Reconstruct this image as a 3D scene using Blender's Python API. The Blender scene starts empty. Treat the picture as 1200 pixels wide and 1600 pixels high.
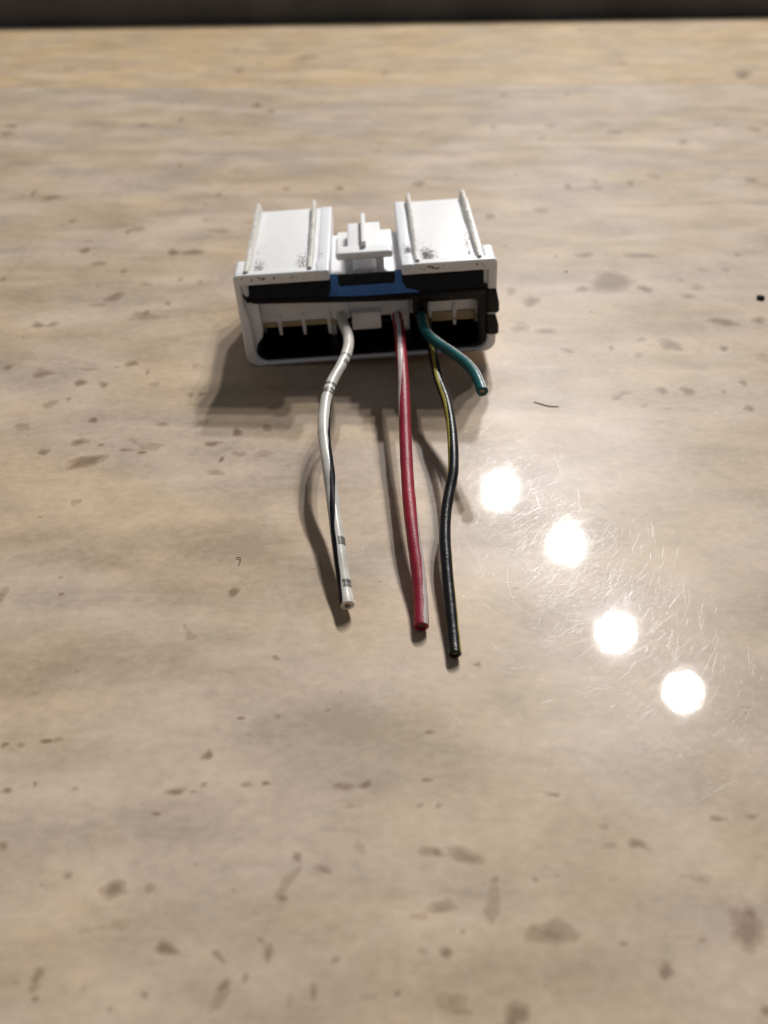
import bpy, bmesh, math, random
import numpy as np
from mathutils import Vector, Matrix, noise
random.seed(7); rng = np.random.default_rng(7)
MM = 0.001
SC = bpy.context.scene
COL = SC.collection

# ------------------------------------------------------------------ camera
F_PX, PITCH, CAM_H = 1369.0, 0.6803, 79.7          # focal length in px of the 1200x1600 frame, rad, mm
cam_d = bpy.data.cameras.new('camera'); cam = bpy.data.objects.new('camera', cam_d); COL.objects.link(cam)
cam_d.sensor_fit = 'VERTICAL'; cam_d.sensor_height = 36.0; cam_d.lens = F_PX/1600*36.0
cam.location = (0, 0, CAM_H*MM); cam.rotation_euler = (math.pi/2-PITCH, 0, 0)
cam_d.clip_start = 0.002; cam_d.clip_end = 20
cam_d.dof.use_dof = True; cam_d.dof.focus_distance = 0.122
cam_d.dof.aperture_fstop = cam_d.lens/1.4
SC.camera = cam

# ------------------------------------------------------------------ world: dim room light
w = bpy.data.worlds.new('World'); SC.world = w; w.use_nodes = True
bg = w.node_tree.nodes['Background']
bg.inputs['Color'].default_value = (0.93, 0.95, 1.0, 1); bg.inputs['Strength'].default_value = 0.105
SC.view_settings.view_transform = 'Standard'; SC.view_settings.look = 'None'
SC.view_settings.exposure = 0.0; SC.view_settings.gamma = 1.0
SC.cycles.sample_clamp_indirect = 3.0
SC.cycles.caustics_reflective = False
SC.cycles.filter_width = 1.4
SC.cycles.use_denoising = True

# pixel of the photograph + height above the table (mm) -> point in mm
def ray(u, v):
    a = (u-600)/F_PX; b = (800-v)/F_PX
    return Vector((a, math.cos(PITCH)+b*math.sin(PITCH), -math.sin(PITCH)+b*math.cos(PITCH)))
def at(u, v, z=0.0):
    d = ray(u, v); t = (z-CAM_H)/d.z
    return Vector((0, 0, CAM_H))+d*t

# ------------------------------------------------------------------ four round ceiling lamps beyond the table
LAMP_H = 1750.0
for (u, v, e) in ((782, 768, 1.35), (885, 850, 1.2), (962, 988, .78), (1067, 1080, .45)):
    p = at(u, v); d = ray(u, v); d.z = -d.z
    q = p+d*(LAMP_H/d.z)
    ld = bpy.data.lights.new('ceiling_lamp', 'POINT'); ld.energy = 94.0*e; ld.shadow_soft_size = 0.044
    ld.color = (1.0, 0.98, 0.955)
    lo = bpy.data.objects.new('ceiling_lamp', ld); COL.objects.link(lo); lo.location = q*MM

# ------------------------------------------------------------------ node helpers
class NT:
    def __init__(s, name):
        s.m = bpy.data.materials.new(name); s.m.use_nodes = True; s.t = s.m.node_tree
        s.b = s.t.nodes['Principled BSDF']
    def n(s, typ, **kw):
        nd = s.t.nodes.new(typ)
        for k, v in kw.items():
            if k.startswith('_'): nd.inputs[k[1:].replace('_', ' ')].default_value = v
            else: setattr(nd, k, v)
        return nd
    def l(s, a, b): s.t.links.new(a, b)
    def math(s, op, a, b=None, c=None, clamp=False):
        nd = s.t.nodes.new('ShaderNodeMath'); nd.operation = op; nd.use_clamp = clamp
        for i, x in enumerate((a, b, c)):
            if x is None: continue
            if isinstance(x, (int, float)): nd.inputs[i].default_value = x
            else: s.l(x, nd.inputs[i])
        return nd.outputs[0]
    def ramp(s, x, a, b, lo=0.0, hi=1.0, smooth=True):
        nd = s.t.nodes.new('ShaderNodeMapRange'); nd.interpolation_type = 'SMOOTHSTEP' if smooth else 'LINEAR'
        s.l(x, nd.inputs[0])
        for i, v in enumerate((a, b, lo, hi)): nd.inputs[i+1].default_value = v
        return nd.outputs[0]
    def mix(s, f, a, b, mode='MIX'):
        nd = s.t.nodes.new('ShaderNodeMix'); nd.data_type = 'RGBA'; nd.blend_type = mode
        if isinstance(f, (int, float)): nd.inputs[0].default_value = f
        else: s.l(f, nd.inputs[0])
        for i, x in ((6, a), (7, b)):
            if isinstance(x, tuple): nd.inputs[i].default_value = x if len(x) == 4 else x+(1,)
            else: s.l(x, nd.inputs[i])
        return nd.outputs[2]
    def coords(s, scale=(1, 1, 1)):
        tc = s.n('ShaderNodeTexCoord'); mp = s.n('ShaderNodeMapping'); mp.inputs['Scale'].default_value = scale
        s.l(tc.outputs['Object'], mp.inputs['Vector']); return mp.outputs[0]
    def noise(s, vec, scale, detail=3.0, rough=0.5, dist=0.0):
        nd = s.n('ShaderNodeTexNoise', _Scale=scale, _Detail=detail, _Roughness=rough, _Distortion=dist)
        s.l(vec, nd.inputs['Vector']); return nd.outputs['Fac']
    def bump(s, h, strength, dist):
        nd = s.n('ShaderNodeBump', _Strength=strength, _Distance=dist); s.l(h, nd.inputs['Height'])
        s.l(nd.outputs[0], s.b.inputs['Normal']); return nd

def mat_plastic(name, col, rough=0.4, sss=0.0, var=0.05, vscale=400, bump=0.0, bscale=2500, spec=0.5, dirt=0.0, coat=0.0):
    t = NT(name); c = t.coords()
    f = t.noise(c, vscale, 4)
    d = tuple(x*(1-var*2) for x in col)
    base = t.mix(t.ramp(f, .3, .7), d, col)
    if dirt > 0:
        g = t.noise(c, 1900, 5, .75); g2 = t.noise(c, 160, 3)
        k = t.math('MULTIPLY', t.ramp(g, .60, .70), t.ramp(g2, .50, .66))
        base = t.mix(t.math('MULTIPLY', k, dirt), base, (0.09, 0.075, 0.06))
    t.l(base, t.b.inputs['Base Color'])
    t.b.inputs['Roughness'].default_value = rough
    t.b.inputs['Specular IOR Level'].default_value = spec
    t.b.inputs['Coat Weight'].default_value = coat
    if sss > 0:
        t.b.inputs['Subsurface Weight'].default_value = sss
        t.b.inputs['Subsurface Radius'].default_value = (1.0, .85, .6)
        t.b.inputs['Subsurface Scale'].default_value = 0.0011
    if bump > 0: t.bump(t.noise(c, bscale, 4, .6), bump, 0.0001)
    return t.m

WHITE = mat_plastic('white_nylon', (0.88, 0.872, 0.87), 0.42, 0.35, 0.02, 500, 0.12, 2500, 0.45, 0.25)
WHITE2 = mat_plastic('white_nylon_rail', (0.70, 0.67, 0.62), 0.42, 0.30, 0.06, 700, 0.3, 3500, 0.4, 0.5)
CREAM = mat_plastic('cream_plastic', (0.42, 0.33, 0.18), 0.4, 0.1, 0.1, 600, 0.1)
BLACK = mat_plastic('black_plastic', (0.006, 0.006, 0.007), 0.24, 0, 0.2, 900, 0.25, 2600, 0.25)
CHAR = mat_plastic('charcoal_plastic', (0.014, 0.014, 0.015), 0.40, 0, 0.25, 800, 0.6, 3800, 0.35)
BLUE = mat_plastic('blue_plastic', (0.08, 0.23, 0.60), 0.36, 0.05, 0.12, 500, 0.3, 3000, 0.5, 0.4)
GRIT = mat_plastic('dirt', (0.13, 0.105, 0.08), 0.9, 0, 0.3, 3000)
COPPER = mat_plastic('copper_strands', (0.50, 0.33, 0.22), 0.4, 0, 0.4, 9000)
COPPER.node_tree.nodes['Principled BSDF'].inputs['Metallic'].default_value = 0.8

def mat_wire(name, col, rough=0.25, spots=0.5, soft=0.0, grime=0.0, spec=.4):
    t = NT(name); c = t.coords(); t.b.inputs['Specular IOR Level'].default_value = spec
    v = t.noise(c, 260, 3)
    base = t.mix(t.ramp(v, .35, .7), col, tuple(x*0.8 for x in col))
    if grime > 0:
        g = t.noise(c, 900, 5, .7)
        base = t.mix(t.math('MULTIPLY', t.ramp(g, .60, .68), grime), base, (0.12, 0.10, 0.08))
    t.l(base, t.b.inputs['Base Color'])
    t.b.inputs['Roughness'].default_value = rough
    if soft:
        t.b.inputs['Subsurface Weight'].default_value = soft; t.b.inputs['Subsurface Scale'].default_value = 0.0005
        t.b.inputs['Subsurface Radius'].default_value = (1, .9, .7)
    h = t.noise(c, 4200, 2, .5)
    t.bump(h, spots, 0.00006)
    return t.m
W_WHITE = mat_wire('wire_white', (0.68, 0.65, 0.59), .30, .25, .2, .25)
W_BLACK = mat_wire('wire_black', (0.008, 0.008, 0.010), .32, .7, spec=.28)
S_BLACK = mat_wire('stripe_black', (0.010, 0.009, 0.014), .5, .4, spec=.12)
W_RED = mat_wire('wire_red', (0.31, 0.006, 0.024), .45, .9)
W_GREEN = mat_wire('wire_green', (0.006, 0.11, 0.115), .38, .4, 0, .1)
W_YELLOW = mat_wire('wire_yellow', (0.40, 0.35, 0.06), .3, .4, 0, .3)
W_PINKW = mat_wire('wire_pale_stripe', (0.60, 0.53, 0.51), .38, .6, 0, .2)
W_GREY = mat_wire('ink_grey', (0.13, 0.125, 0.11), .4, .3)

# ------------------------------------------------------------------ mesh helpers (mm)
def link(name, me, mats, parent=None, smooth=None):
    o = bpy.data.objects.new(name, me); COL.objects.link(o)
    for m in (mats if isinstance(mats, (list, tuple)) else [mats]): me.materials.append(m)
    if parent: o.parent = parent
    if smooth is not None:
        for p in me.polygons: p.use_smooth = True
        if smooth < 180:
            me.set_sharp_from_angle(angle=math.radians(smooth))
    return o
def tag(o, label=None, cat=None, kind=None, group=None):
    for k, v in (('label', label), ('category', cat), ('kind', kind), ('group', group)):
        if v: o[k] = v
    return o
def bev(bm, r, seg=2, edges=None, angle=30):
    if r <= 0: return
    es = edges if edges is not None else [e for e in bm.edges if len(e.link_faces) == 2 and e.calc_face_angle(0) > math.radians(angle)]
    bmesh.ops.bevel(bm, geom=es, offset=r, segments=seg, profile=0.6, affect='EDGES', clamp_overlap=True)
def box(x0, x1, y0, y1, z0, z1, r=0.15, seg=2, taper=None):
    bm = bmesh.new(); bmesh.ops.create_cube(bm, size=1)
    for v in bm.verts:
        v.co = Vector(((x0+x1)/2+v.co.x*(x1-x0), (y0+y1)/2+v.co.y*(y1-y0), (z0+z1)/2+v.co.z*(z1-z0)))
    if taper: taper(bm)
    bev(bm, r, seg); return bm
def prism(pts, axis, a, b, r=0.15, seg=2):
    """closed polygon pts extruded along axis from a to b. axis 'x': pts=(y,z); 'y': pts=(x,z); 'z': pts=(x,y)"""
    bm = bmesh.new()
    def mk(p, t): return {'x': (t, p[0], p[1]), 'y': (p[0], t, p[1]), 'z': (p[0], p[1], t)}[axis]
    A = [bm.verts.new(mk(p, a)) for p in pts]; B = [bm.verts.new(mk(p, b)) for p in pts]
    bm.faces.new(A); bm.faces.new(B[::-1]); n = len(pts)
    for i in range(n): bm.faces.new((A[i], B[i], B[(i+1) % n], A[(i+1) % n]))
    bmesh.ops.recalc_face_normals(bm, faces=bm.faces)
    bev(bm, r, seg); return bm
def join(bms):
    out = bmesh.new()
    for b in bms:
        me = bpy.data.meshes.new('t'); b.to_mesh(me); out.from_mesh(me); bpy.data.meshes.remove(me); b.free()
    return out
def build(name, bm, mat, parent=None, smooth=40):
    if isinstance(bm, list): bm = join(bm)
    bmesh.ops.recalc_face_normals(bm, faces=bm.faces)
    bmesh.ops.scale(bm, vec=(MM, MM, MM), verts=bm.verts)
    me = bpy.data.meshes.new(name); bm.to_mesh(me); bm.free()
    return link(name, me, mat, parent, smooth)
def arc(cx, cz, r, a0, a1, n=6):
    return [(cx+r*math.cos(math.radians(a0+(a1-a0)*i/n)), cz+r*math.sin(math.radians(a0+(a1-a0)*i/n))) for i in range(n+1)]

# ------------------------------------------------------------------ setting: table top
# printed travertine pits: (px, py, width, height, tilt, strength) read off the photograph, laid out on the table plane
PITS = """285 160 8 5 0 5;283 187 9 5 0 6;224 194 14 5 0 5;18 197 14 6 -30 7;8 209 16 7 0 6;281 258 9 6 0 5;53 301 5 6 0 9;83 308 20 7 0 6;36 307 6 4 0 5;
112 346 12 5 0 6;98 352 10 4 0 4;202 361 10 6 0 7;214 357 24 8 0 4;133 391 14 8 0 8;138 377 12 4 0 4;149 387 6 4 0 5;155 412 24 6 0 5;194 423 8 5 0 7;
269 394 14 8 0 8;302 394 30 8 0 7;342 360 40 7 0 4;322 343 10 4 0 4;343 303 8 6 0 5;320 318 5 5 0 5;228 445 18 6 0 5;282 436 8 4 0 6;312 441 10 5 0 4;
182 463 22 12 0 6;149 477 30 5 0 5;221 493 36 14 0 4;228 489 10 5 0 8;262 473 9 6 0 6;59 508 16 6 0 8;85 506 18 8 0 5;4 436 10 5 0 6;35 528 6 4 0 5;
14 573 14 8 0 6;68 584 32 9 0 6;126 596 18 8 0 7;162 601 14 7 0 7;204 568 16 7 -25 7;182 574 8 4 0 5;231 582 6 5 0 6;134 577 18 5 0 4;243 600 18 9 0 3;
297 616 14 4 0 5;316 615 12 5 0 6;309 571 20 6 0 3;108 623 8 5 0 5;78 630 20 12 0 4;
787 148 9 5 0 5;884 147 16 4 0 5;862 197 16 6 0 5;846 216 10 6 40 5;961 206 26 5 0 6;930 192 60 16 0 2;1068 222 12 7 0 7;1120 194 10 4 0 5;1180 202 16 7 0 6;
888 291 10 7 0 8;932 283 8 6 0 6;985 286 10 6 0 8;934 294 20 9 0 4;1020 275 24 9 0 4;1172 281 16 8 0 6;1107 283 20 5 0 3;844 329 22 10 0 4;766 337 16 7 0 6;
1047 312 8 4 0 4;869 400 8 4 0 6;912 399 26 6 0 8;990 399 40 5 0 7;1004 398 20 4 0 5;1153 397 14 5 0 5;955 436 44 26 0 8;975 441 22 15 0 5;1004 450 18 8 0 8;
910 452 18 7 0 7;799 453 16 9 0 5;833 469 26 11 15 7;812 513 28 12 0 5;850 518 28 8 10 7;925 487 16 6 0 3;1063 437 7 4 0 6;1098 422 20 5 0 4;1133 421 14 5 0 5;
1090 448 22 9 25 4;1075 462 20 8 0 5;1130 502 32 10 18 8;1185 500 22 10 0 6;1048 538 34 12 25 6;1058 543 14 8 0 6;1132 544 12 6 0 8;955 544 8 6 0 8;888 548 18 7 0 6;
1003 530 14 6 0 5;996 554 14 9 0 3;1192 558 24 16 0 3;963 620 14 8 0 7;977 614 24 6 0 5;1034 609 14 10 0 7;1073 610 16 12 -20 7;1161 598 12 8 0 7;1131 612 10 4 0 6;
1170 637 14 9 0 7;1010 632 10 5 0 4;1040 640 16 4 0 4;
146 655 12 6 0 7;35 665 24 10 0 4;123 691 22 9 0 7;66 706 14 7 0 8;132 719 54 12 -25 7;158 694 9 5 0 6;205 688 14 5 0 5;196 703 18 6 0 6;220 708 9 4 0 8;
255 663 18 6 0 5;235 696 40 14 0 3;315 660 14 7 20 6;328 693 18 8 0 6;370 675 12 9 0 8;347 716 7 6 0 8;370 709 24 5 0 5;412 709 24 12 0 4;416 668 14 9 0 6;
118 784 20 9 0 3;5 925 18 18 0 5;364 925 14 11 0 8;299 995 22 8 0 5;430 1026 8 6 0 5;332 737 30 8 0 4;272 738 90 7 0 2;436 1048 12 6 0 3;
375 1122 10 5 0 6;434 1119 10 6 0 6;8 1163 10 5 0 7;33 1163 12 5 0 6;72 1157 14 6 0 8;90 1155 12 5 0 7;325 1180 16 9 0 8;276 1237 26 7 0 7;302 1236 8 4 0 5;
319 1225 10 5 0 6;386 1226 18 7 0 6;414 1224 9 5 0 8;533 1229 32 8 0 6;570 1226 18 10 -20 8;55 1223 6 5 0 8;12 1235 12 8 0 7;544 1260 60 5 -5 3;5 1320 18 12 0 6;
560 1325 30 12 30 4;464 1340 14 12 0 8;505 1357 34 11 15 5;440 1403 16 12 0 7;450 1375 18 60 27 4;180 1386 36 20 0 8;234 1387 16 16 0 5;108 1368 14 10 0 6;
255 1479 22 22 0 8;175 1440 120 40 0 2;418 1488 14 22 0 8;338 1490 14 10 20 7;62 1521 16 18 20 7;54 1540 14 24 15 4;350 1540 22 12 -35 8;345 1558 20 54 35 4;
384 1526 10 12 0 6;226 1553 10 9 0 6;490 1550 10 20 0 7;526 1498 12 10 0 6;452 1560 14 26 0 3;575 1556 30 12 0 3;130 1545 10 14 0 3;
667 1143 16 4 0 7;668 1218 22 4 0 7;655 1259 10 5 -20 7;685 1257 10 6 0 6;868 1242 16 5 0 6;840 1236 60 5 0 2;940 1291 16 8 0 6;992 1287 16 7 0 3;955 1319 22 11 10 5;
990 1317 24 14 0 8;1120 1279 20 8 0 8;1173 1276 22 6 0 6;682 1331 20 12 0 8;670 1328 40 16 0 5;728 1337 48 20 15 7;774 1373 12 8 0 6;772 1405 26 50 5 4;
837 1375 8 7 0 8;870 1368 12 6 -20 5;682 1416 40 18 -15 6;655 1428 30 14 0 4;862 1458 74 26 0 6;868 1444 34 22 0 6;894 1458 24 22 0 5;696 1488 20 12 15 8;
1041 1512 18 22 30 8;1095 1468 10 8 0 6;1168 1452 48 46 0 7;1172 1426 14 22 0 6;1090 1368 60 14 0 3;1095 1372 20 8 20 4;807 1582 34 34 0 9;622 1551 9 7 0 8;
715 1580 24 12 0 5;700 1562 60 34 0 3;1195 1578 14 12 0 7;1045 1463 110 8 0 3;660 1485 20 16 0 3;1163 1112 8 5 0 5;979 1206 6 4 0 5;780 1320 50 6 -5 2;
480 89 30 5 0 6;600 113 10 4 0 7;372 109 14 5 0 6;405 100 14 3 0 5;110 107 24 5 0 4;1168 112 34 7 0 6;980 99 22 3 0 5;915 47 14 3 0 5;400 164 14 5 0 9;
423 174 14 4 0 7;503 158 8 3 0 6;325 113 20 4 0 4;365 78 14 4 0 5;658 208 8 4 0 6;770 199 16 4 0 5;588 236 20 3 0 5;655 287 18 7 0 6;530 294 12 6 0 7;
445 294 10 5 0 5;700 277 12 4 0 5;730 57 12 3 0 3;805 272 10 4 0 4;1100 68 12 3 0 4;720 100 14 3 0 3"""
pits = [tuple(float(q) for q in s.split()) for s in PITS.replace('\n', '').split(';') if s.strip()]
def table_mesh(ys, half, ncol):
    V = []; ncol += 1
    s = np.linspace(-1, 1, ncol)
    X = np.outer(half, s); Y = np.repeat(ys[:, None], ncol, 1)
    return X, Y
# rows get coarser with distance
ROWS = 640; ys = 8*np.exp(np.linspace(0, math.log(456/8), ROWS))
ys = 8+(ys-8)
half = 36+0.62*ys
X, Y = table_mesh(ys, half, 560)
pit = np.zeros_like(X); tone = np.zeros_like(X)
def stamp(arr, cx, cy, hx, hy, ang, st, p=2.2):
    R = max(hx, hy)*2.2
    r0 = np.searchsorted(ys, cy-R); r1 = np.searchsorted(ys, cy+R)
    if r1 <= r0: return
    dx = X[r0:r1]-cx; dy = Y[r0:r1]-cy
    c, s_ = math.cos(ang), math.sin(ang)
    a = (dx*c+dy*s_)/hx; b = (-dx*s_+dy*c)/hy
    d = (np.abs(a)**2+np.abs(b)**2)**(p/2)
    if p > 2.1:                                     # pits: lobed, lopsided outline
        th = np.arctan2(b, a); f = [random.random()*6.28 for _ in range(4)]
        d = d*(1+.34*np.sin(th+f[0])+.30*np.sin(2*th+f[1])+.22*np.sin(3*th+f[2])+.16*np.sin(5*th+f[3]))
        st = st*(1-.30*np.clip(b*.8-a*.35, -1, 1))
    np.maximum(arr[r0:r1], st*np.exp(-d*0.8), out=arr[r0:r1])
for (u, v, wd, ht, an, st) in pits:
    c0 = at(u, v); k = at(u+wd/2, v); j = at(u, v-ht/2)
    stamp(pit, c0.x, c0.y, abs(k.x-c0.x)*1.05+.02, abs(j.y-c0.y)*1.1+.03, -math.radians(an), min(1, st/8.6)*(.82 if v > 1250 else 1), 2.6)
# pits outside the photographed part of the table
for i in range(1500):
    y = 8+450*random.random()**1.3; x = random.uniform(-1, 1)*(36+.62*y)
    inside = abs(x) < 0.44*(y*math.cos(PITCH)+CAM_H*math.sin(PITCH))*1.01 and y > 29
    if inside and random.random() > .24: continue
    big = 0.35 if inside else 1.0
    stamp(pit, x, y, random.uniform(.25, 1.6)*big, random.uniform(.2, .8)*big, random.uniform(-.5, .5), random.uniform(.3, .8), 2.6)
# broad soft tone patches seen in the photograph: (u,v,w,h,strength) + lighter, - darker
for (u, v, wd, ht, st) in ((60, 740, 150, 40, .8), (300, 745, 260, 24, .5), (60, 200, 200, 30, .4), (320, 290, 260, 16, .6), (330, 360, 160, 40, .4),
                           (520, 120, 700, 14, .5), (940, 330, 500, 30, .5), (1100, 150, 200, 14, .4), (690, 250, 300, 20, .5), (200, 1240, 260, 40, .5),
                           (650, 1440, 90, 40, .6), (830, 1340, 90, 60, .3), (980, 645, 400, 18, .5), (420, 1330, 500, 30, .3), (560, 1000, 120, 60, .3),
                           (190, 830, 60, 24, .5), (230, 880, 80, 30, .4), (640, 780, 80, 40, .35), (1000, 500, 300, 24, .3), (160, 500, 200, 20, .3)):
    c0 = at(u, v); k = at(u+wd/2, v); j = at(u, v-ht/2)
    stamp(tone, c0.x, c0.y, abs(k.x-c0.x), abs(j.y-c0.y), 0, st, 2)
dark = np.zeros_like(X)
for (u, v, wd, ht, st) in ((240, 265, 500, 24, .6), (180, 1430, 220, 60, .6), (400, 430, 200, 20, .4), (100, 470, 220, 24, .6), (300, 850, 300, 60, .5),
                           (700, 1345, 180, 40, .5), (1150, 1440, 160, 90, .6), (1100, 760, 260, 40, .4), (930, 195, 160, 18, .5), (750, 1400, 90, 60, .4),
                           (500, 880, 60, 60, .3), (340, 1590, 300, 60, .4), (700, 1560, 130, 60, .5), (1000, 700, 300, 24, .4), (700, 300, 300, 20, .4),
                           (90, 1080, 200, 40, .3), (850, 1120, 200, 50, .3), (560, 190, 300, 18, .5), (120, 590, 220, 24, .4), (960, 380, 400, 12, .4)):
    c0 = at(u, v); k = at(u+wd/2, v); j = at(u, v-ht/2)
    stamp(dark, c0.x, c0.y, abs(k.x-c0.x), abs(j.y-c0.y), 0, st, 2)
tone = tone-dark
# the far edge of the table runs slightly askew; rotate the top about z at its far end by shearing nothing: it is a true turn
TURN = math.atan2(30.8, 359)*0.62
def grid_object(name, X, Y, Z, mat, attrs, drop=None):
    nr, nc = X.shape
    me = bpy.data.meshes.new(name)
    co = np.stack([X, Y, Z], -1).reshape(-1, 3)*MM
    idx = np.arange(nr*nc).reshape(nr, nc)
    q = np.stack([idx[:-1, :-1], idx[:-1, 1:], idx[1:, 1:], idx[1:, :-1]], -1).reshape(-1, 4)
    me.vertices.add(len(co)); me.vertices.foreach_set('co', co.astype(np.float32).ravel())
    me.loops.add(q.size); me.loops.foreach_set('vertex_index', q.astype(np.int32).ravel())
    me.polygons.add(len(q)); me.polygons.foreach_set('loop_start', (np.arange(len(q))*4).astype(np.int32))
    me.update(calc_edges=True); me.validate()
    for k, a in attrs.items():
        at_ = me.attributes.new(k, 'FLOAT', 'POINT'); at_.data.foreach_set('value', a.astype(np.float32).ravel())
    for p in me.polygons: p.use_smooth = True
    o = bpy.data.objects.new(name, me); COL.objects.link(o); me.materials.append(mat); return o

def travertine(name, base, warm):
    t = NT(name)
    tc = t.n('ShaderNodeTexCoord'); obj = tc.outputs['Object']
    def mp(sc, loc=(0, 0, 0)):
        m = t.n('ShaderNodeMapping'); m.inputs['Scale'].default_value = sc; m.inputs['Location'].default_value = loc
        t.l(obj, m.inputs['Vector']); return m.outputs[0]
    band = t.noise(mp((1, 3.2, 1)), 30, 3, .45, .8)        # long horizontal beds
    cloud = t.noise(mp((1, 1.35, 1), (3, 1, 0)), 80, 7, .60, .4)
    fine = t.noise(mp((1, 1.5, 1), (7, 2, 0)), 620, 4, .6, .3)
    hue = t.noise(mp((1, 1.6, 1), (11, 5, 0)), 30, 3, .5)
    tn = t.n('ShaderNodeAttribute', attribute_name='tone'); pa = t.n('ShaderNodeAttribute', attribute_name='pit')
    v = t.math('ADD', t.math('MULTIPLY', t.math('SUBTRACT', band, .5), 1.8), t.math('MULTIPLY', t.math('SUBTRACT', cloud, .5), 1.7))
    v = t.math('ADD', v, t.math('MULTIPLY', t.math('SUBTRACT', fine, .5), 1.0))
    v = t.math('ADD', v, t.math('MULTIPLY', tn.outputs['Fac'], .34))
    v = t.ramp(v, -.55, .55, 0, 1, False)
    col = t.mix(v, tuple(x*.72 for x in base), tuple(min(1, x*1.2) for x in base))
    col = t.mix(t.ramp(hue, .40, .60), t.mix(1.0, col, (1.0, .98, .965), 'MULTIPLY'), t.mix(1.0, col, warm, 'MULTIPLY'))
    # faint veins of paler calcite
    ve = t.noise(mp((1, 2.4, 1), (1, 9, 0)), 75, 5, .6, 1.6)
    vein = t.math('SUBTRACT', 1.0, t.ramp(t.math('ABSOLUTE', t.math('SUBTRACT', ve, .5)), 0, .03))
    col = t.mix(t.math('MULTIPLY', vein, .16), col, (.60, .51, .42))
    # pits: stored outline broken up by noise
    pn = t.noise(mp((1, 1, 1), (2, 2, 0)), 1300, 4, .65, .4)
    pn2 = t.noise(mp((1, 1.5, 1), (2, 2, 0)), 380, 3, .6, .4)
    pv = t.math('ADD', pa.outputs['Fac'], t.math('MULTIPLY', t.math('SUBTRACT', pn, .5), .62))
    pv = t.math('ADD', pv, t.math('MULTIPLY', t.math('SUBTRACT', pn2, .5), .75))
    pv = t.math('MULTIPLY', pv, t.ramp(pa.outputs['Fac'], .05, .22))
    core = t.ramp(pv, .32, .8); rim = t.ramp(pv, .08, .38)
    halo = t.math('MULTIPLY', t.ramp(pv, -.02, .07), t.math('SUBTRACT', 1.0, t.ramp(pv, .07, .16)))
    col = t.mix(t.math('MULTIPLY', halo, .16), col, (.62, .53, .43))
    col = t.mix(t.math('MULTIPLY', rim, .42), col, (.27, .175, .11))
    col = t.mix(t.math('MULTIPLY', core, .55), col, (.145, .088, .052))
    # tiny stray specks
    vo = t.n('ShaderNodeTexVoronoi', _Scale=210.0); t.l(mp((1, 1.6, 1), (4, 4, 0)), vo.inputs['Vector'])
    sp = t.math('MULTIPLY', t.math('LESS_THAN', vo.outputs['Distance'], .07), t.ramp(cloud, .52, .40))
    col = t.mix(t.math('MULTIPLY', sp, .35), col, (.2, .14, .1))
    t.l(col, t.b.inputs['Base Color'])
    # lacquer: broad satin lobe with a sharp clear layer over it
    wear = t.noise(mp((1, 1, 1), (5, 5, 0)), 60, 5, .6)
    t.l(t.ramp(wear, .3, .7, .34, .40), t.b.inputs['Roughness'])
    t.b.inputs['Specular IOR Level'].default_value = .12
    t.b.inputs['Coat Weight'].default_value = .25
    smear = t.noise(mp((1, 1, 1), (8, 3, 0)), 240, 5, .65)
    t.l(t.ramp(smear, .35, .7, .035, .052), t.b.inputs['Coat Roughness'])
    b = t.n('ShaderNodeBump', _Strength=.03, _Distance=.00002); t.l(t.noise(mp((1, 1, 1)), 1500, 3), b.inputs['Height'])
    t.l(b.outputs[0], t.b.inputs['Coat Normal'])
    return t.m
TRAV = travertine('printed_travertine', (.512, .410, .322), (.99, .945, .83))
TRAV2 = travertine('printed_travertine_edge', (.55, .42, .28), (.98, .92, .80))

def far_edge(x, off): return off+x*math.tan(TURN0)
TURN0 = math.atan2(478.0-447.2, 184.8+174.3)
# main slab ends at a seam (about 340 mm away), the edge strip beyond it ends about 460 mm away
seam_a, seam_b = at(0, 141), at(1200, 137)
edge_a, edge_b = at(0, 41), at(1200, 24)
def line(a, b, x): return a.y+(b.y-a.y)*(x-a.x)/(b.x-a.x)
mask_rows = ys
# squeeze the last rows so the sheet ends exactly on the seam
nmain = int(np.searchsorted(ys, 339))
Ym = Y[:nmain].copy(); Xm = X[:nmain].copy()
Ym[-1] = line(seam_a, seam_b, Xm[-1]); 
pit_m, tone_m = pit[:nmain], tone[:nmain]
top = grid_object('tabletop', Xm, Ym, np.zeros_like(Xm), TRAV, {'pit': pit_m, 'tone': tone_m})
tag(top, 'glossy beige travertine-print tabletop with brown pits and fine scratches', kind='structure')
# edge strip, 0.15 mm of seam, rounded over at its far side
Y2 = Y[nmain-1:].copy(); X2 = X[nmain-1:].copy()
y0 = line(seam_a, seam_b, X2)+2.0; y1 = line(edge_a, edge_b, X2)
s = (Y2-Y2[0])/(Y2[-1]-Y2[0])
Yn = y0+(y1-y0)*s
def roundover(Yn, y1, r=.6):
    d = np.clip((Yn-(y1-r))/r, 0, 1); return -r*(1-np.sqrt(np.clip(1-d*d, 0, 1)))
Zn = roundover(Yn, y1)
# stored pits must be resampled at the moved rows
def resample(A):
    out = np.empty_like(Yn)
    for c in range(A.shape[1]): out[:, c] = np.interp(Yn[:, c], ys, A[:, c])
    return out
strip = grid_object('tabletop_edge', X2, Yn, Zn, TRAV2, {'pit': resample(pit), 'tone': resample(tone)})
tag(strip, 'warmer beige travertine-print strip along the far edge of the tabletop', kind='structure')
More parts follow.
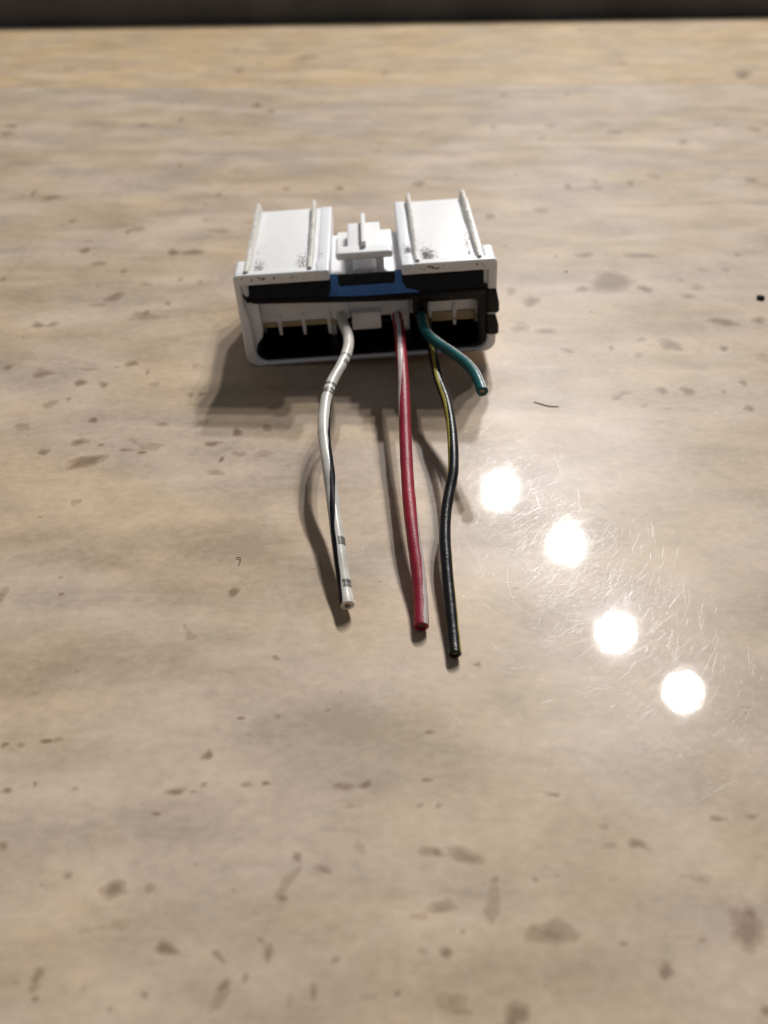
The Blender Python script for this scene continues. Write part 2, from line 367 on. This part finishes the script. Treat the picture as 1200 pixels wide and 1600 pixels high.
# pale glue line in the seam and the slab body below
bm = bmesh.new(); L = []
for x in (-260, 260):
    L.append((bm.verts.new((x, line(seam_a, seam_b, x)-.05, -.03)), bm.verts.new((x, line(seam_a, seam_b, x)+2.1, -.03))))
bm.faces.new((L[0][0], L[1][0], L[1][1], L[0][1]))
GLUE = mat_plastic('pale_seam', (.70, .61, .50), .3, 0, .25, 60)
tag(build('seam', bm, GLUE, None, None), 'thin pale seam between the tabletop and its far strip', kind='structure')
bm = bmesh.new()
pts = [(-320, -10), (320, -10), (320, line(edge_a, edge_b, 320)-.1), (-320, line(edge_a, edge_b, -320)-.1)]
sb = prism(pts, 'z', -38, -7.2, 0)
tag(build('tabletop_core', sb, TRAV2, None, None), 'dark core board under the tabletop', kind='structure')
FLOOR = mat_plastic('dark_floor', (.060, .054, .050), .7, 0, .3, 8)
# low dark ledge standing along the far side of the table
bm = prism([(-330, line(edge_a, edge_b, -330)+.2), (330, line(edge_a, edge_b, 330)+.2), (330, line(edge_a, edge_b, 330)+45), (-330, line(edge_a, edge_b, -330)+45)], 'z', -38, 14.0, 1.5, 3)
LEDGE = mat_plastic('dark_ledge_paint', (.11, .105, .105), .55, 0, .2, 30)
tag(build('back_ledge', bm, LEDGE, None, 40), 'low dark brown-grey ledge running along the far side of the tabletop', kind='structure')
bm = bmesh.new(); bmesh.ops.create_grid(bm, x_segments=2, y_segments=2, size=5000)
for v in bm.verts: v.co += Vector((0, 1500, -740))
tag(build('floor', bm, FLOOR, None, None), 'dark floor below and beyond the tabletop', kind='structure')

# ------------------------------------------------------------------ connector
RX, RY, RZ, TR = 0.0055, -0.0583, 0.0315, Vector((-2.252, 141.084, 1.25))
con = bpy.data.objects.new('wire_connector', None); COL.objects.link(con)
POSE = Matrix.Translation(TR*MM) @ (Matrix.Rotation(RZ, 4, 'Z') @ Matrix.Rotation(RY, 4, 'Y') @ Matrix.Rotation(RX, 4, 'X'))
con.matrix_world = POSE; con.empty_display_size = .01
tag(con, 'white plastic plug with black and blue inserts and four cut wires on the tabletop', 'connector')
INV = POSE.inverted()
H = 17.5
# front ring (C open at the top middle), then side walls, towers, floor
def ring():
    o = [(-6.05, H)]+arc(-21.6, H-.9, .9, 90, 180, 4)+arc(-20.2, 2.3, 2.3, 180, 270, 6)+arc(20.4, 2.1, 2.1, -90, 0, 6)+arc(21.7, H-.8, .8, 0, 90, 4)+[(6.25, H)]
    i = [(6.25, 15.62)]+[(20.95, 15.62)]+arc(18.9, 2.6, 2.0, 0, -90, 6)+arc(-18.4, 3.0, 2.3, -90, -180, 6)+[(-20.75, 9), (-21.35, 12), (-21.35, 15.62)]+[(-6.05, 15.62)]
    return prism(o+i, 'y', 0, 1.9, .38, 3)
parts = [ring()]
def shoulder(s):
    pts = [(0.9, .4), (0.9, H-.15), (6.6, H-.15), (8.8, H-3.2), (8.8, .4)]
    return prism(pts, 'x', -22.35 if s < 0 else 20.3, -20.3 if s < 0 else 22.3, .45, 3)
parts += [shoulder(-1)]
# right shoulder is cut away where the black clips sit
parts.append(prism([(0.9, 12.6), (0.9, H-.15), (6.6, H-.15), (8.8, H-3.2), (8.8, 12.6)], 'x', 20.3, 22.3, .45, 3))
parts.append(box(20.3, 22.3, .9, 8.8, .4, 3.2, .4))
for x0, x1 in ((-20.6, -6.2), (6.4, 20.6)):
    parts.append(box(x0, x1, 1.2, 30.2, 15.85, 17.18, .3, 3))      # roof of each tower
    parts.append(box(x0+.3, x1-.3, 14, 29.7, 1.3, 15.9, .2))
    parts.append(box(x0, x0+1.1 if x0 < 0 else x0+1.1, 8.2, 30.0, 1.0, 16.0, .2))
    parts.append(box(x1-1.1, x1, 8.2, 30.0, 1.0, 16.0, .2))
parts.append(box(-8.15, -5.98, 2.6, 30.1, 13.6, 17.42, .42, 3))    # inner cheeks beside the gap
parts.append(box(6.15, 8.2, 2.6, 30.1, 13.6, 17.42, .42, 3))
parts.append(box(-8.3, -6.02, -.35, 4.2, 15.75, 17.62, .4, 3))
parts.append(box(6.18, 8.3, -.35, 3.6, 15.75, 17.62, .4, 3))
parts.append(box(-6.1, 6.3, 2.5, 22.2, 13.4, 14.6, .15))            # floor of the gap
parts.append(box(-6.1, 6.3, 14, 21.6, 1.3, 13.6, .15))
parts.append(box(-20.5, 20.5, 1.5, 29.8, .12, .55, .15))            # bottom plate
housing = build('housing', parts, WHITE, con)
housing['label'] = 'white nylon housing with two raised towers'
# rails on the towers
for x, lean in ((-20.05, -.25), (-9.35, 0), (9.0, 0), (19.35, .2)):
    w0, w1 = .60, .36
    bm = bmesh.new(); bmesh.ops.create_cube(bm, size=1)
    for v in bm.verts:
        topv = v.co.z > 0; back = v.co.y > 0
        ww = w1 if topv else w0
        v.co = Vector((x+(ww*1 if v.co.x > 0 else -ww)*.9+(lean if topv else 0), 30.6 if back else .95, (18.75 if back else 17.95) if topv else 17.0))
    bmesh.ops.subdivide_edges(bm, edges=[e for e in bm.edges if abs(e.verts[0].co.y-e.verts[1].co.y) > 5], cuts=14)
    bev(bm, .16, 2)
    for v in bm.verts: v.co.x += .04*math.sin(v.co.y*.5+x)
    build('rail', bm, WHITE2, con)
# latch in the gap
lt = [box(-4.95, 4.95, 5.0, 8.4, 16.75, 18.1, .62, 4),
      prism([(4.6, 14.3), (4.25, 14.3), (4.6, 16.6), (6.3, 17.2), (7.6, 16.4), (5.8, 15.2)], 'x', -3.5, -2.1, .2),
      prism([(4.6, 14.3), (4.25, 14.3), (4.6, 16.6), (6.3, 17.2), (7.6, 16.4), (5.8, 15.2)], 'x', 1.95, 3.35, .2),
      box(-2.95, 3.05, 7.8, 19.6, 16.3, 17.75, .3, 3),
      box(-5.0, 5.1, 12.5, 21.5, 14.3, 15.5, .25),
      box(-.42, .42, 7.2, 20.6, 17.2, 19.15, .2, 3)]
latch = build('latch', lt, WHITE, con)
latch['label'] = 'white release latch with a central fin'
# black locking bar below the roofs, lofted along x so that it bows
def lock_bar():
    bm = bmesh.new(); st = []
    xs = [-21.3, -21.1, -20.6, -19.6, -16, -11, -6, 0, 6, 10, 15, 19, 20.9]
    for x in xs:
        t = (x+21.3)/42.2
        zb = 11.9-1.25*min(1, t*1.7)+.15*max(0, t-.6)
        k = 0.0
        if x < -19.5: k = {-21.3: 1.5, -21.1: .8, -20.6: .3, -19.6: .0}[x]
        ridge = 12.75-.80*min(1, t*1.8)
        prof = [(0.9, zb+k), (.62, zb+k+.25), (.5, max(ridge, zb+k+.3)), (.72, max(ridge, zb+k+.3)+.22), (2.3, 15.45), (2.5, 15.52), (2.75, 15.3), (2.85, 13.3), (9, 13.3), (9, zb+k)]
        st.append([bm.verts.new((x, a, b)) for a, b in prof])
    n = len(st[0])
    for i in range(len(st)-1):
        for j in range(n): bm.faces.new((st[i][j], st[i+1][j], st[i+1][(j+1) % n], st[i][(j+1) % n]))
    bm.faces.new(st[0]); bm.faces.new(st[-1][::-1])
    return bm
bar = build('locking_bar', lock_bar(), CHAR, con, 25)
bar['label'] = 'charcoal black locking bar across the opening'
# glossy lip of the bar
bm = bmesh.new()
lp = []
for i in range(25):
    x = -20.9+41.8*i/24; t = (x+21.3)/42.2
    r = 12.75-.80*min(1, t*1.8)
    lp.append([bm.verts.new((x, a, b)) for a, b in ((.58, r-.5), (.34, r-.28), (.36, r+.02), (.60, r+.2), (.9, r+.2), (.9, r-.5))])
for i in range(24):
    for j in range(6): bm.faces.new((lp[i][j], lp[i+1][j], lp[i+1][(j+1) % 6], lp[i][(j+1) % 6]))
bm.faces.new(lp[0]); bm.faces.new(lp[-1][::-1])
o = build('lip', bm, BLACK, bar, 60)
# blue U on the sloping face of the bar
def slope(x, s, off):           # s 0..1 up the slope
    y = .60+(2.3-.60)*s; z = 12.05+(15.45-12.05)*s
    n = Vector((0, -(15.45-12.05), (2.3-.60))).normalized()
    return Vector((x, y, z))+n*off
def slope_plate(poly, off, th):
    bm = bmesh.new()
    A = [bm.verts.new(slope(x, s, off)) for x, s in poly]; B = [bm.verts.new(slope(x, s, off-th)) for x, s in poly]
    bm.faces.new(A); bm.faces.new(B[::-1]); n = len(poly)
    for i in range(n): bm.faces.new((A[i], B[i], B[(i+1) % n], A[(i+1) % n]))
    bmesh.ops.recalc_face_normals(bm, faces=bm.faces); bev(bm, .05, 2); return bm
U = [(-6.15, 1.06), (-6.1, .55), (-6.3, .22), (-6.9, .02), (9.2, .02), (8.6, .12), (7.0, .22), (6.3, .5), (6.15, 1.06),
     (5.1, 1.06), (5.05, .62), (4.8, .50), (-4.4, .50), (-4.75, .60), (-4.8, 1.06)]
o = build('blue_insert', slope_plate(U, .16, .5), BLUE, con, 30)
o['label'] = 'blue U-shaped insert under the latch'
# black liner added to paint in the cavity's shade: rounded bottom corners, closed back
LN = [(-20.35, 3.6)]+arc(-18.5, 2.8, 2.05, 180, 270, 6)+arc(18.9, 2.65, 1.95, -90, 0, 6)+[(20.85, 9.5)]
LI = [(19.6, 9.4)]+arc(18.2, 2.6, 1.5, 0, -90, 6)+arc(-18.0, 2.7, 1.6, -90, -180, 6)+[(-19.6, 3.6)]
liner = [prism(LN+LI, 'y', .75, 13.0, .1), box(-20.2, 20.6, 12.6, 13.6, 1.2, 12.0, .1)]
o = build('cavity_shade_liner', liner, BLACK, con); o['label'] = 'added black lining standing in for the shade inside the open cavity'
# black frame on the right of the opening with a rounded window
fr = [(7.9, 11.6)]+[(21.15, 11.6), (21.15, 1.6), (19.35, 1.6)]+arc(18.45, 9.15, .9, 0, 90, 5)+arc(11.0, 9.55, .5, 90, 180, 4)+[(10.35, 5.2), (9.2, 4.2), (7.9, 7.5)]
o = build('side_frame', prism(fr, 'y', .72, 1.9, .12), BLACK, con); o['label'] = 'black frame around the right half of the opening'
# white terminal block behind, cream strip, teeth, hanging block
tb = [box(-19.75, 19.9, 3.2, 12.4, 6.95, 12.2, .12), box(-3.0, 2.2, 1.9, 4.0, 5.0, 8.3, .3), box(4.0, 7.3, 2.6, 4.2, 6.2, 10, .25), box(-6.3, -3.4, 2.7, 4.2, 6.9, 10.9, .25)]
tb += [prism([(-20.9, 12.4), (-19.0, 12.4), (-18.95, 6.6), (-19.15, 5.3), (-20.0, 4.2), (-20.9, 3.5)], 'y', 1.0, 12.5, .25, 2)]
o = build('terminal_block', tb, WHITE, con); o['label'] = 'white terminal block recessed in the opening'
strip_bm = [box(-19.2, -4.4, 3.0, 4.6, 6.05, 6.9, .08), box(9.4, 19.6, 3.0, 4.6, 5.15, 6.9, .08)]
o = build('cream_strip', strip_bm, CREAM, con)
for x, zb in ((-16.0, 4.3), (-11.7, 4.15), (-7.15, 4.0), (6.6, 4.4), (11.0, 4.2), (15.4, 4.1), (19.5, 4.4)):
    bm = bmesh.new(); bmesh.ops.create_cube(bm, size=1)
    for v in bm.verts:
        lo = v.co.z < 0
        v.co = Vector((x+v.co.x*(.5 if lo else .85), 3.35+v.co.y*(.6 if lo else .9), zb if lo else 8.4))
    bev(bm, .2, 3); build('tooth', bm, WHITE, con)
# black stepped clips on the right wall
for z0, z1 in ((7.5, 12.2), (3.3, 7.4)):
    bm = prism([(20.9, z0+.1), (22.7, z0), (23.0, z0+.4), (22.95, z0+1.9), (22.45, z1-.4), (22.2, z1), (20.9, z1)], 'y', -.05, 5.0, .16, 2)
    build('side_clip', bm, BLACK, con)
build('clip_post', box(20.7, 21.9, .5, 7, 3.2, 12.3, .2), BLACK, con)

# dirt ground into the corners of the towers: irregular flat grains
def grit(spots, zf):
    bm = bmesh.new()
    for (cx, cy, sx, sy, n, r0, r1) in spots:
        for _ in range(n):
            x = cx+random.gauss(0, sx); y = cy+random.gauss(0, sy); r = random.uniform(r0, r1)
            z = zf(x, y)
            if z is None: continue
            k = random.randint(4, 6); a0 = random.random()*6
            ring_ = [bm.verts.new((x+r*random.uniform(.5, 1.3)*math.cos(a0+i*6.283/k), y+r*random.uniform(.5, 1.4)*math.sin(a0+i*6.283/k), z)) for i in range(k)]
            c = bm.verts.new((x, y, z+r*.12))
            for i in range(k): bm.faces.new((ring_[i], ring_[(i+1) % k], c))
    return bm
def zroof(x, y):
    if y < 1.7 or y > 29.8: return None
    for a, b in ((-19.4, -9.95), (9.65, 18.8), (-18.9, -9.9)):
        if a < x < b: return 17.185
    if -8.7 < x < -6.4 or 6.5 < x < 8.3: return 17.43 if y > 4.3 else 17.63
    return None
g = grit([(-18.3, 3.2, .6, 1.6, 210, .04, .14), (-18.9, 7, .4, 4.5, 80, .03, .11), (-10.7, 4.0, .5, 2.2, 200, .04, .14), (-10.3, 10, .25, 6, 60, .03, .09),
          (10.9, 3.9, .65, 1.7, 420, .05, .17), (10.2, 10, .3, 6, 50, .03, .09), (18.2, 6.0, .35, 3.0, 110, .06, .17), (18.4, 14, .3, 6, 60, .03, .1),
          (7.6, 6.2, .4, .9, 150, .05, .15), (-15, 1.9, 3, .15, 60, .03, .08), (14, 1.9, 3, .15, 60, .03, .08), (-7.4, 7.5, .2, .5, 10, .04, .12), (7.3, 2.0, .4, .8, 12, .04, .1)], zroof)
g2 = grit([(-20.15, 14, .11, 8, 150, .03, .09), (-9.35, 14, .11, 8, 200, .03, .09), (9.0, 14, .11, 8, 220, .03, .09), (19.5, 14, .11, 8, 200, .03, .10)],
          lambda x, y: (17.97+.80*(y-.95)/29.65+.03) if 1.5 < y < 30 else None)
g3 = grit([(0, 5.4, 1.7, .55, 90, .06, .17)], lambda x, y: 14.61 if 2.7 < y < 7 and abs(x) < 2.0 else None)
dirt = build('dirt', [g, g2, g3], GRIT, housing, None); dirt['kind'] = 'stuff'
# marks on the front lips
bm = bmesh.new()
for cx, cz, n, sx in ((-17.6, 16.9, 26, 1.6), (11.3, 16.7, 34, 1.1), (19, 16.7, 5, .6), (-11, 16.6, 5, 1.2)):
    for _ in range(n):
        x = cx+random.gauss(0, sx); z = cz+.25*math.sin(x*3)+random.gauss(0, .12); r = random.uniform(.05, .16)
        if not (15.9 < z < 17.05): continue
        q = [bm.verts.new((x+r*1.6*math.cos(a), -.012, z+r*.6*math.sin(a))) for a in (0, 1.3, 2.4, 3.5, 4.6, 5.5)]
        bm.faces.new(q)
o = build('grime', bm, GRIT, housing, None); o['kind'] = 'stuff'

# ------------------------------------------------------------------ wires
def spline(P, n):
    """Catmull-Rom through tuples, uniform parameter"""
    P = [P[0]]+P+[P[-1]]; out = []
    m = len(P)-3
    for i in range(n+1):
        t = i/n*m; k = min(int(t), m-1); f = t-k
        a, b, c, d = P[k:k+4]
        out.append([.5*((2*q1)+(-q0+q2)*f+(2*q0-5*q1+4*q2-q3)*f*f+(-q0+3*q1-3*q2+q3)*f**3) for q0, q1, q2, q3 in zip(a, b, c, d)])
    return out
CAMP = Vector((0, 0, CAM_H))
def wire(path, r, base, stripe_mat, phis, swidth, label, rings=(), ring_mat=None):
    """path: (px, py, height mm); phis: (fraction, degrees) where 0 faces the photographer"""
    P = [tuple(at(*p)) for p in path]; N = 150; NS = 28
    C = [Vector(c) for c in spline(P, N)]
    T = [(C[min(i+1, N)]-C[max(i-1, 0)]).normalized() for i in range(N+1)]
    frames = []
    for c, t in zip(C, T):
        e1 = (CAMP-c); e1 = (e1-t*e1.dot(t)).normalized(); e2 = e1.cross(t); frames.append((e1, e2))
    def pt(i, a, rr): e1, e2 = frames[i]; return C[i]+(e1*math.cos(a)+e2*math.sin(a))*rr
    def rad(i): return r*(1+.015*math.sin(i*.31)+.01*math.sin(i*.87))
    bm = bmesh.new()
    R = [[bm.verts.new(pt(i, 2*math.pi*j/NS, rad(i))) for j in range(NS)] for i in range(N+1)]
    for i in range(N):
        for j in range(NS): bm.faces.new((R[i][j], R[i+1][j], R[i+1][(j+1) % NS], R[i][(j+1) % NS]))
    E = [bm.verts.new(C[N]+T[N]*.05+(frames[N][0]*math.cos(2*math.pi*j/NS)+frames[N][1]*math.sin(2*math.pi*j/NS))*r*.9) for j in range(NS)]
    K = [bm.verts.new(C[N]+T[N]*.05+(frames[N][0]*math.cos(2*math.pi*j/NS)+frames[N][1]*math.sin(2*math.pi*j/NS))*r*.5) for j in range(NS)]
    K2 = [bm.verts.new(v.co-T[N]*.2) for v in K]
    for j in range(NS):
        k = (j+1) % NS
        bm.faces.new((R[N][j], E[j], E[k], R[N][k])); bm.faces.new((E[j], K[j], K[k], E[k])); bm.faces.new((K[j], K2[j], K2[k], K[k]))
    bm.faces.new(K2); bm.faces.new(R[0][::-1])
    for v in bm.verts: v.co = INV @ (v.co*MM)/MM
    w_ = build('wire', bm, base, con, 50); w_['label'] = label
    # stripe: a thin curved band proud of the insulation
    bm = bmesh.new(); prev = None; M = 7
    xs = [p[0] for p in phis]; yy = [p[1] for p in phis]
    for i in range(N+1):
        a = math.radians(float(np.interp(i/N, xs, yy)))
        hw = swidth/2*(1+.08*math.sin(i*.7)+.06*math.sin(i*.23+1))
        row = [bm.verts.new(pt(i, a+hw*(2*k/M-1), rad(i)+(.018 if 0 < k < M else -.02))) for k in range(M+1)]
        if prev:
            for k in range(M): bm.faces.new((prev[k], row[k], row[k+1], prev[k+1]))
        prev = row
    for v in bm.verts: v.co = INV @ (v.co*MM)/MM
    build('stripe', bm, stripe_mat, w_, 180)
    # copper core, a few strands
    bm = bmesh.new()
    for (a, rr) in [(0, 0)]+[(k*math.pi/3, .27*r) for k in range(6)]:
        cc = C[N]+T[N]*-.05+(frames[N][0]*math.cos(a)+frames[N][1]*math.sin(a))*rr
        q = [bm.verts.new(cc+(frames[N][0]*math.cos(b)+frames[N][1]*math.sin(b))*.14*r) for b in [m*math.pi/4 for m in range(8)]]
        q2 = [bm.verts.new(v.co-T[N]*.3) for v in q]
        bm.faces.new(q)
        for m in range(8): bm.faces.new((q[m], q2[m], q2[(m+1) % 8], q[(m+1) % 8]))
    for v in bm.verts: v.co = INV @ (v.co*MM)/MM
    build('copper_core', bm, COPPER, w_, 40)
    # ink marks round the insulation
    for (f0, f1, a0, a1) in rings:
        bm = bmesh.new(); prev = None
        i0, i1 = f0*N, f1*N; n = 5
        rows = []
        for s_ in range(n+1):
            fi = i0+(i1-i0)*s_/n; i = int(fi); fr_ = fi-i; row = []
            for k in range(13):
                a = math.radians(a0+(a1-a0)*k/12); j = min(i+1, N)
                wob = .0
                p = pt(i, a, rad(i)+.03)*(1-fr_)+pt(j, a, rad(j)+.03)*fr_
                row.append(bm.verts.new(p))
            rows.append(row)
        for s_ in range(n):
            for k in range(12):
                if random.random() < .30 and 0 < s_ < n-1: continue
                bm.faces.new((rows[s_][k], rows[s_+1][k], rows[s_+1][k+1], rows[s_][k+1]))
        for v in bm.verts: v.co = INV @ (v.co*MM)/MM
        build('ink_mark', bm, ring_mat, w_, 180)
    return w_

wire([(536, 478, 8.6), (534, 492, 8.6), (536, 505, 8.6), (543, 522, 8.9), (544.6, 538, 9.0), (540.8, 555, 9.0), (533, 572, 8.9), (519, 597, 8.5), (510.5, 622, 8), (507, 647, 7.7),
      (506, 672, 7.5), (508, 697, 7.1), (513, 730, 6.3), (519, 773, 5.0), (526, 827, 3.9), (533, 880, 2.8), (539, 920, 1.9), (543, 946, 1.5)], .91,
     W_WHITE, S_BLACK, [(0, 115), (.25, 105), (.40, 92), (.55, 78), (.65, 58), (.72, 38), (.765, 8), (.824, -36), (.88, -42), (.95, -54), (1, -62)], 1.0,
     'white wire with a thin black stripe and grey ink marks',
     rings=((.305, .315, -80, 80), (.335, .348, -10, 90), (.425, .433, -90, 95), (.446, .462, -90, 95), (.842, .855, 0, 75), (.925, .945, -10, 75)), ring_mat=W_GREY)
wire([(619, 470, 8.4), (619.5, 486, 8.4), (621, 500, 8.6), (624, 517, 8.8), (627, 553, 9.0), (630, 590, 8.5), (631.5, 627, 7.7), (633.5, 682, 6.3), (636, 737, 5.2), (639.5, 784, 4.5), (646, 840, 3.6),
      (653, 891, 2.5), (657, 933, 1.7), (658.5, 979, 1.0)], .92,
     W_RED, W_PINKW, [(0, 5), (.22, 0), (.31, -12), (.46, -62), (.60, -150), (.70, -260), (.77, -285), (.9, -308), (1, -318)], .95,
     'dark red wire with a pale stripe')
wire([(668, 500, 7.6), (669, 515, 7.6), (671.5, 533, 7.7), (676.7, 553, 7.9), (684.5, 590, 8.0), (698, 627, 7.8), (705, 663, 7.4), (708, 700, 6.8), (708, 737, 6), (703, 765, 5.2), (697, 800, 4.4),
      (695.2, 840, 3.6), (697.6, 880, 2.9), (701, 920, 2.2), (705, 960, 1.6), (709, 1000, 1.1), (711, 1022, .95)], .77,
     W_BLACK, W_YELLOW, [(0, 0), (.19, 2), (.30, -20), (.37, -42), (.44, -55), (.50, -75), (.60, -150), (.72, -260), (.8, -272), (1, -284)], .8,
     'black wire with a yellow stripe')
wire([(656, 470, 9.0), (657.5, 485, 9.2), (659.5, 500, 9.6), (664, 516, 10), (674, 528, 10.3), (690, 540, 10.8), (708, 552, 11.3), (726.5, 566, 11.7), (739.5, 580, 12), (748.7, 597, 12), (754, 612, 11.8)], .85,
     W_GREEN, W_PINKW, [(0, 80), (.3, 80), (.5, 72), (.8, 66), (1, 52)], .34,
     'short dark green wire with a thin pale stripe, cut end raised')

# ------------------------------------------------------------------ small things on the table
def hair(name, pts, r, mat, label, cat):
    cu = bpy.data.curves.new(name, 'CURVE'); cu.dimensions = '3D'; cu.bevel_depth = r*MM; cu.bevel_resolution = 2
    sp = cu.splines.new('NURBS'); sp.points.add(len(pts)-1)
    for i, p in enumerate(pts): q = at(*p)*MM; sp.points[i].co = (q.x, q.y, q.z, 1)
    sp.use_endpoint_u = True; sp.order_u = 3
    tmp = bpy.data.objects.new(name+'_t', cu); COL.objects.link(tmp)
    me = bpy.data.meshes.new_from_object(tmp); bpy.data.objects.remove(tmp)
    o = link(name, me, mat, None, 180); tag(o, label, cat); return o
HAIR = mat_plastic('hair', (.03, .024, .02), .5)
hair('hair', [(834, 628, .06), (843, 630.5, .08), (853, 633.5, .08), (864, 635.5, .08), (873, 635, .06)], .07, HAIR, 'short dark curved hair lying on the tabletop right of the green wire end', 'hair')
hair('hair', [(369, 872, .1), (374, 870, .2), (377, 873, .2), (374, 878, .2), (373, 883, .1)], .05, HAIR, 'tiny hooked dark hair on the tabletop left of the white wire', 'hair')
SPECK = mat_plastic('black_bit', (.006, .006, .007), .8, spec=.2)
def crumb(name, u, v, r, mat, label, cat, flat=.7, sub=2):
    bm = bmesh.new(); bmesh.ops.create_icosphere(bm, subdivisions=sub, radius=r)
    c = at(u, v)
    for q in bm.verts:
        q.co *= 1+.18*noise.noise(q.co*3/r+Vector((u, v, 0))); q.co.z = q.co.z*flat; q.co += Vector((c.x, c.y, r*flat*.92))
    o = build(name, bm, mat, None, 180); tag(o, label, cat); return o
crumb('speck', 1188, 467, .85, SPECK, 'round black speck near the right edge of the tabletop', 'speck', .45, 3)
crumb('crumb', 885, 424, .32, WHITE, 'tiny white crumb on the tabletop right of the connector', 'crumb')

# ------------------------------------------------------------------ wear scratches in the lacquer (hair-thin raised burrs)
def scratches():
    V = []; Fc = []
    def add(p0, ang, ln, curv, wd):
        n = max(3, int(ln/.9)); a = ang; x, y = p0; st = ln/n; hgt = wd*.040
        b = len(V)
        for i in range(n+1):
            nx, ny = -math.sin(a), math.cos(a); k = math.sin(math.pi*min(1, max(0.02, i/n)))**.4*wd*.5
            for s_, z in ((-1, -.0006), (-.5, hgt*.75), (0, hgt), (.5, hgt*.75), (1, -.0006)):
                V.append((x+nx*k*s_, y+ny*k*s_, z if abs(s_) == 1 else z*(k/(wd*.5))))
            x += math.cos(a)*st; y += math.sin(a)*st; a += curv*st
        for i in range(n):
            for j in range(4):
                q = b+i*5+j; Fc.append((q, q+5, q+6, q+1))
    R = random
    for _ in range(6000):
        x = R.uniform(-5, 75); y = R.uniform(38, 145)
        if R.random() < .86:                        # crowded around the four lamp reflections to add glints there
            k = R.choice((0, .39, .7, 1.0)); x = 17.3+17.2*k+R.gauss(0, 6); y = 103.3-37.7*k+R.gauss(0, 7)
        add((x, y), R.uniform(0, math.pi), min(9, R.expovariate(1/1.6)+.6), R.gauss(0, .05), R.choice((.026, .034, .045, .062))*R.uniform(.8, 1.2))
    for _ in range(3):                            # longer ones
        add((R.gauss(30, 14), R.gauss(84, 22)), R.uniform(0, math.pi), R.uniform(7, 15), R.gauss(0, .03), R.uniform(.025, .045))
    for (u, v, n, ang, ln) in ((975, 748, 20, 1.4, 2), (1100, 870, 12, .9, 3.0), (1135, 930, 10, .8, 2.6),
                               (930, 1015, 26, 1.7, 1.8), (960, 1115, 26, 1.5, 1.6), (1060, 820, 16, 1.0, 2)):
        c = at(u, v)                               # scuffs: bundles of short parallel marks
        for i in range(n):
            add((c.x+R.gauss(0, 2.6), c.y+R.gauss(0, .9)), ang+R.gauss(0, .12), ln*R.uniform(.5, 1.2), 0, R.uniform(.022, .042))
    me = bpy.data.meshes.new('scratches'); me.from_pydata([(a*MM, b*MM, c*MM) for a, b, c in V], [], Fc)
    m = NT('lacquer_burr')
    m.b.inputs['Base Color'].default_value = (.385, .303, .243, 1); m.b.inputs['Roughness'].default_value = .20
    m.b.inputs['Specular IOR Level'].default_value = .20
    o = link('scratches', me, m.m, None, 180)
    tag(o, 'fine crisscross scratches in the tabletop lacquer around the lamp reflections', kind='stuff'); o.parent = top
    return o
scratches()
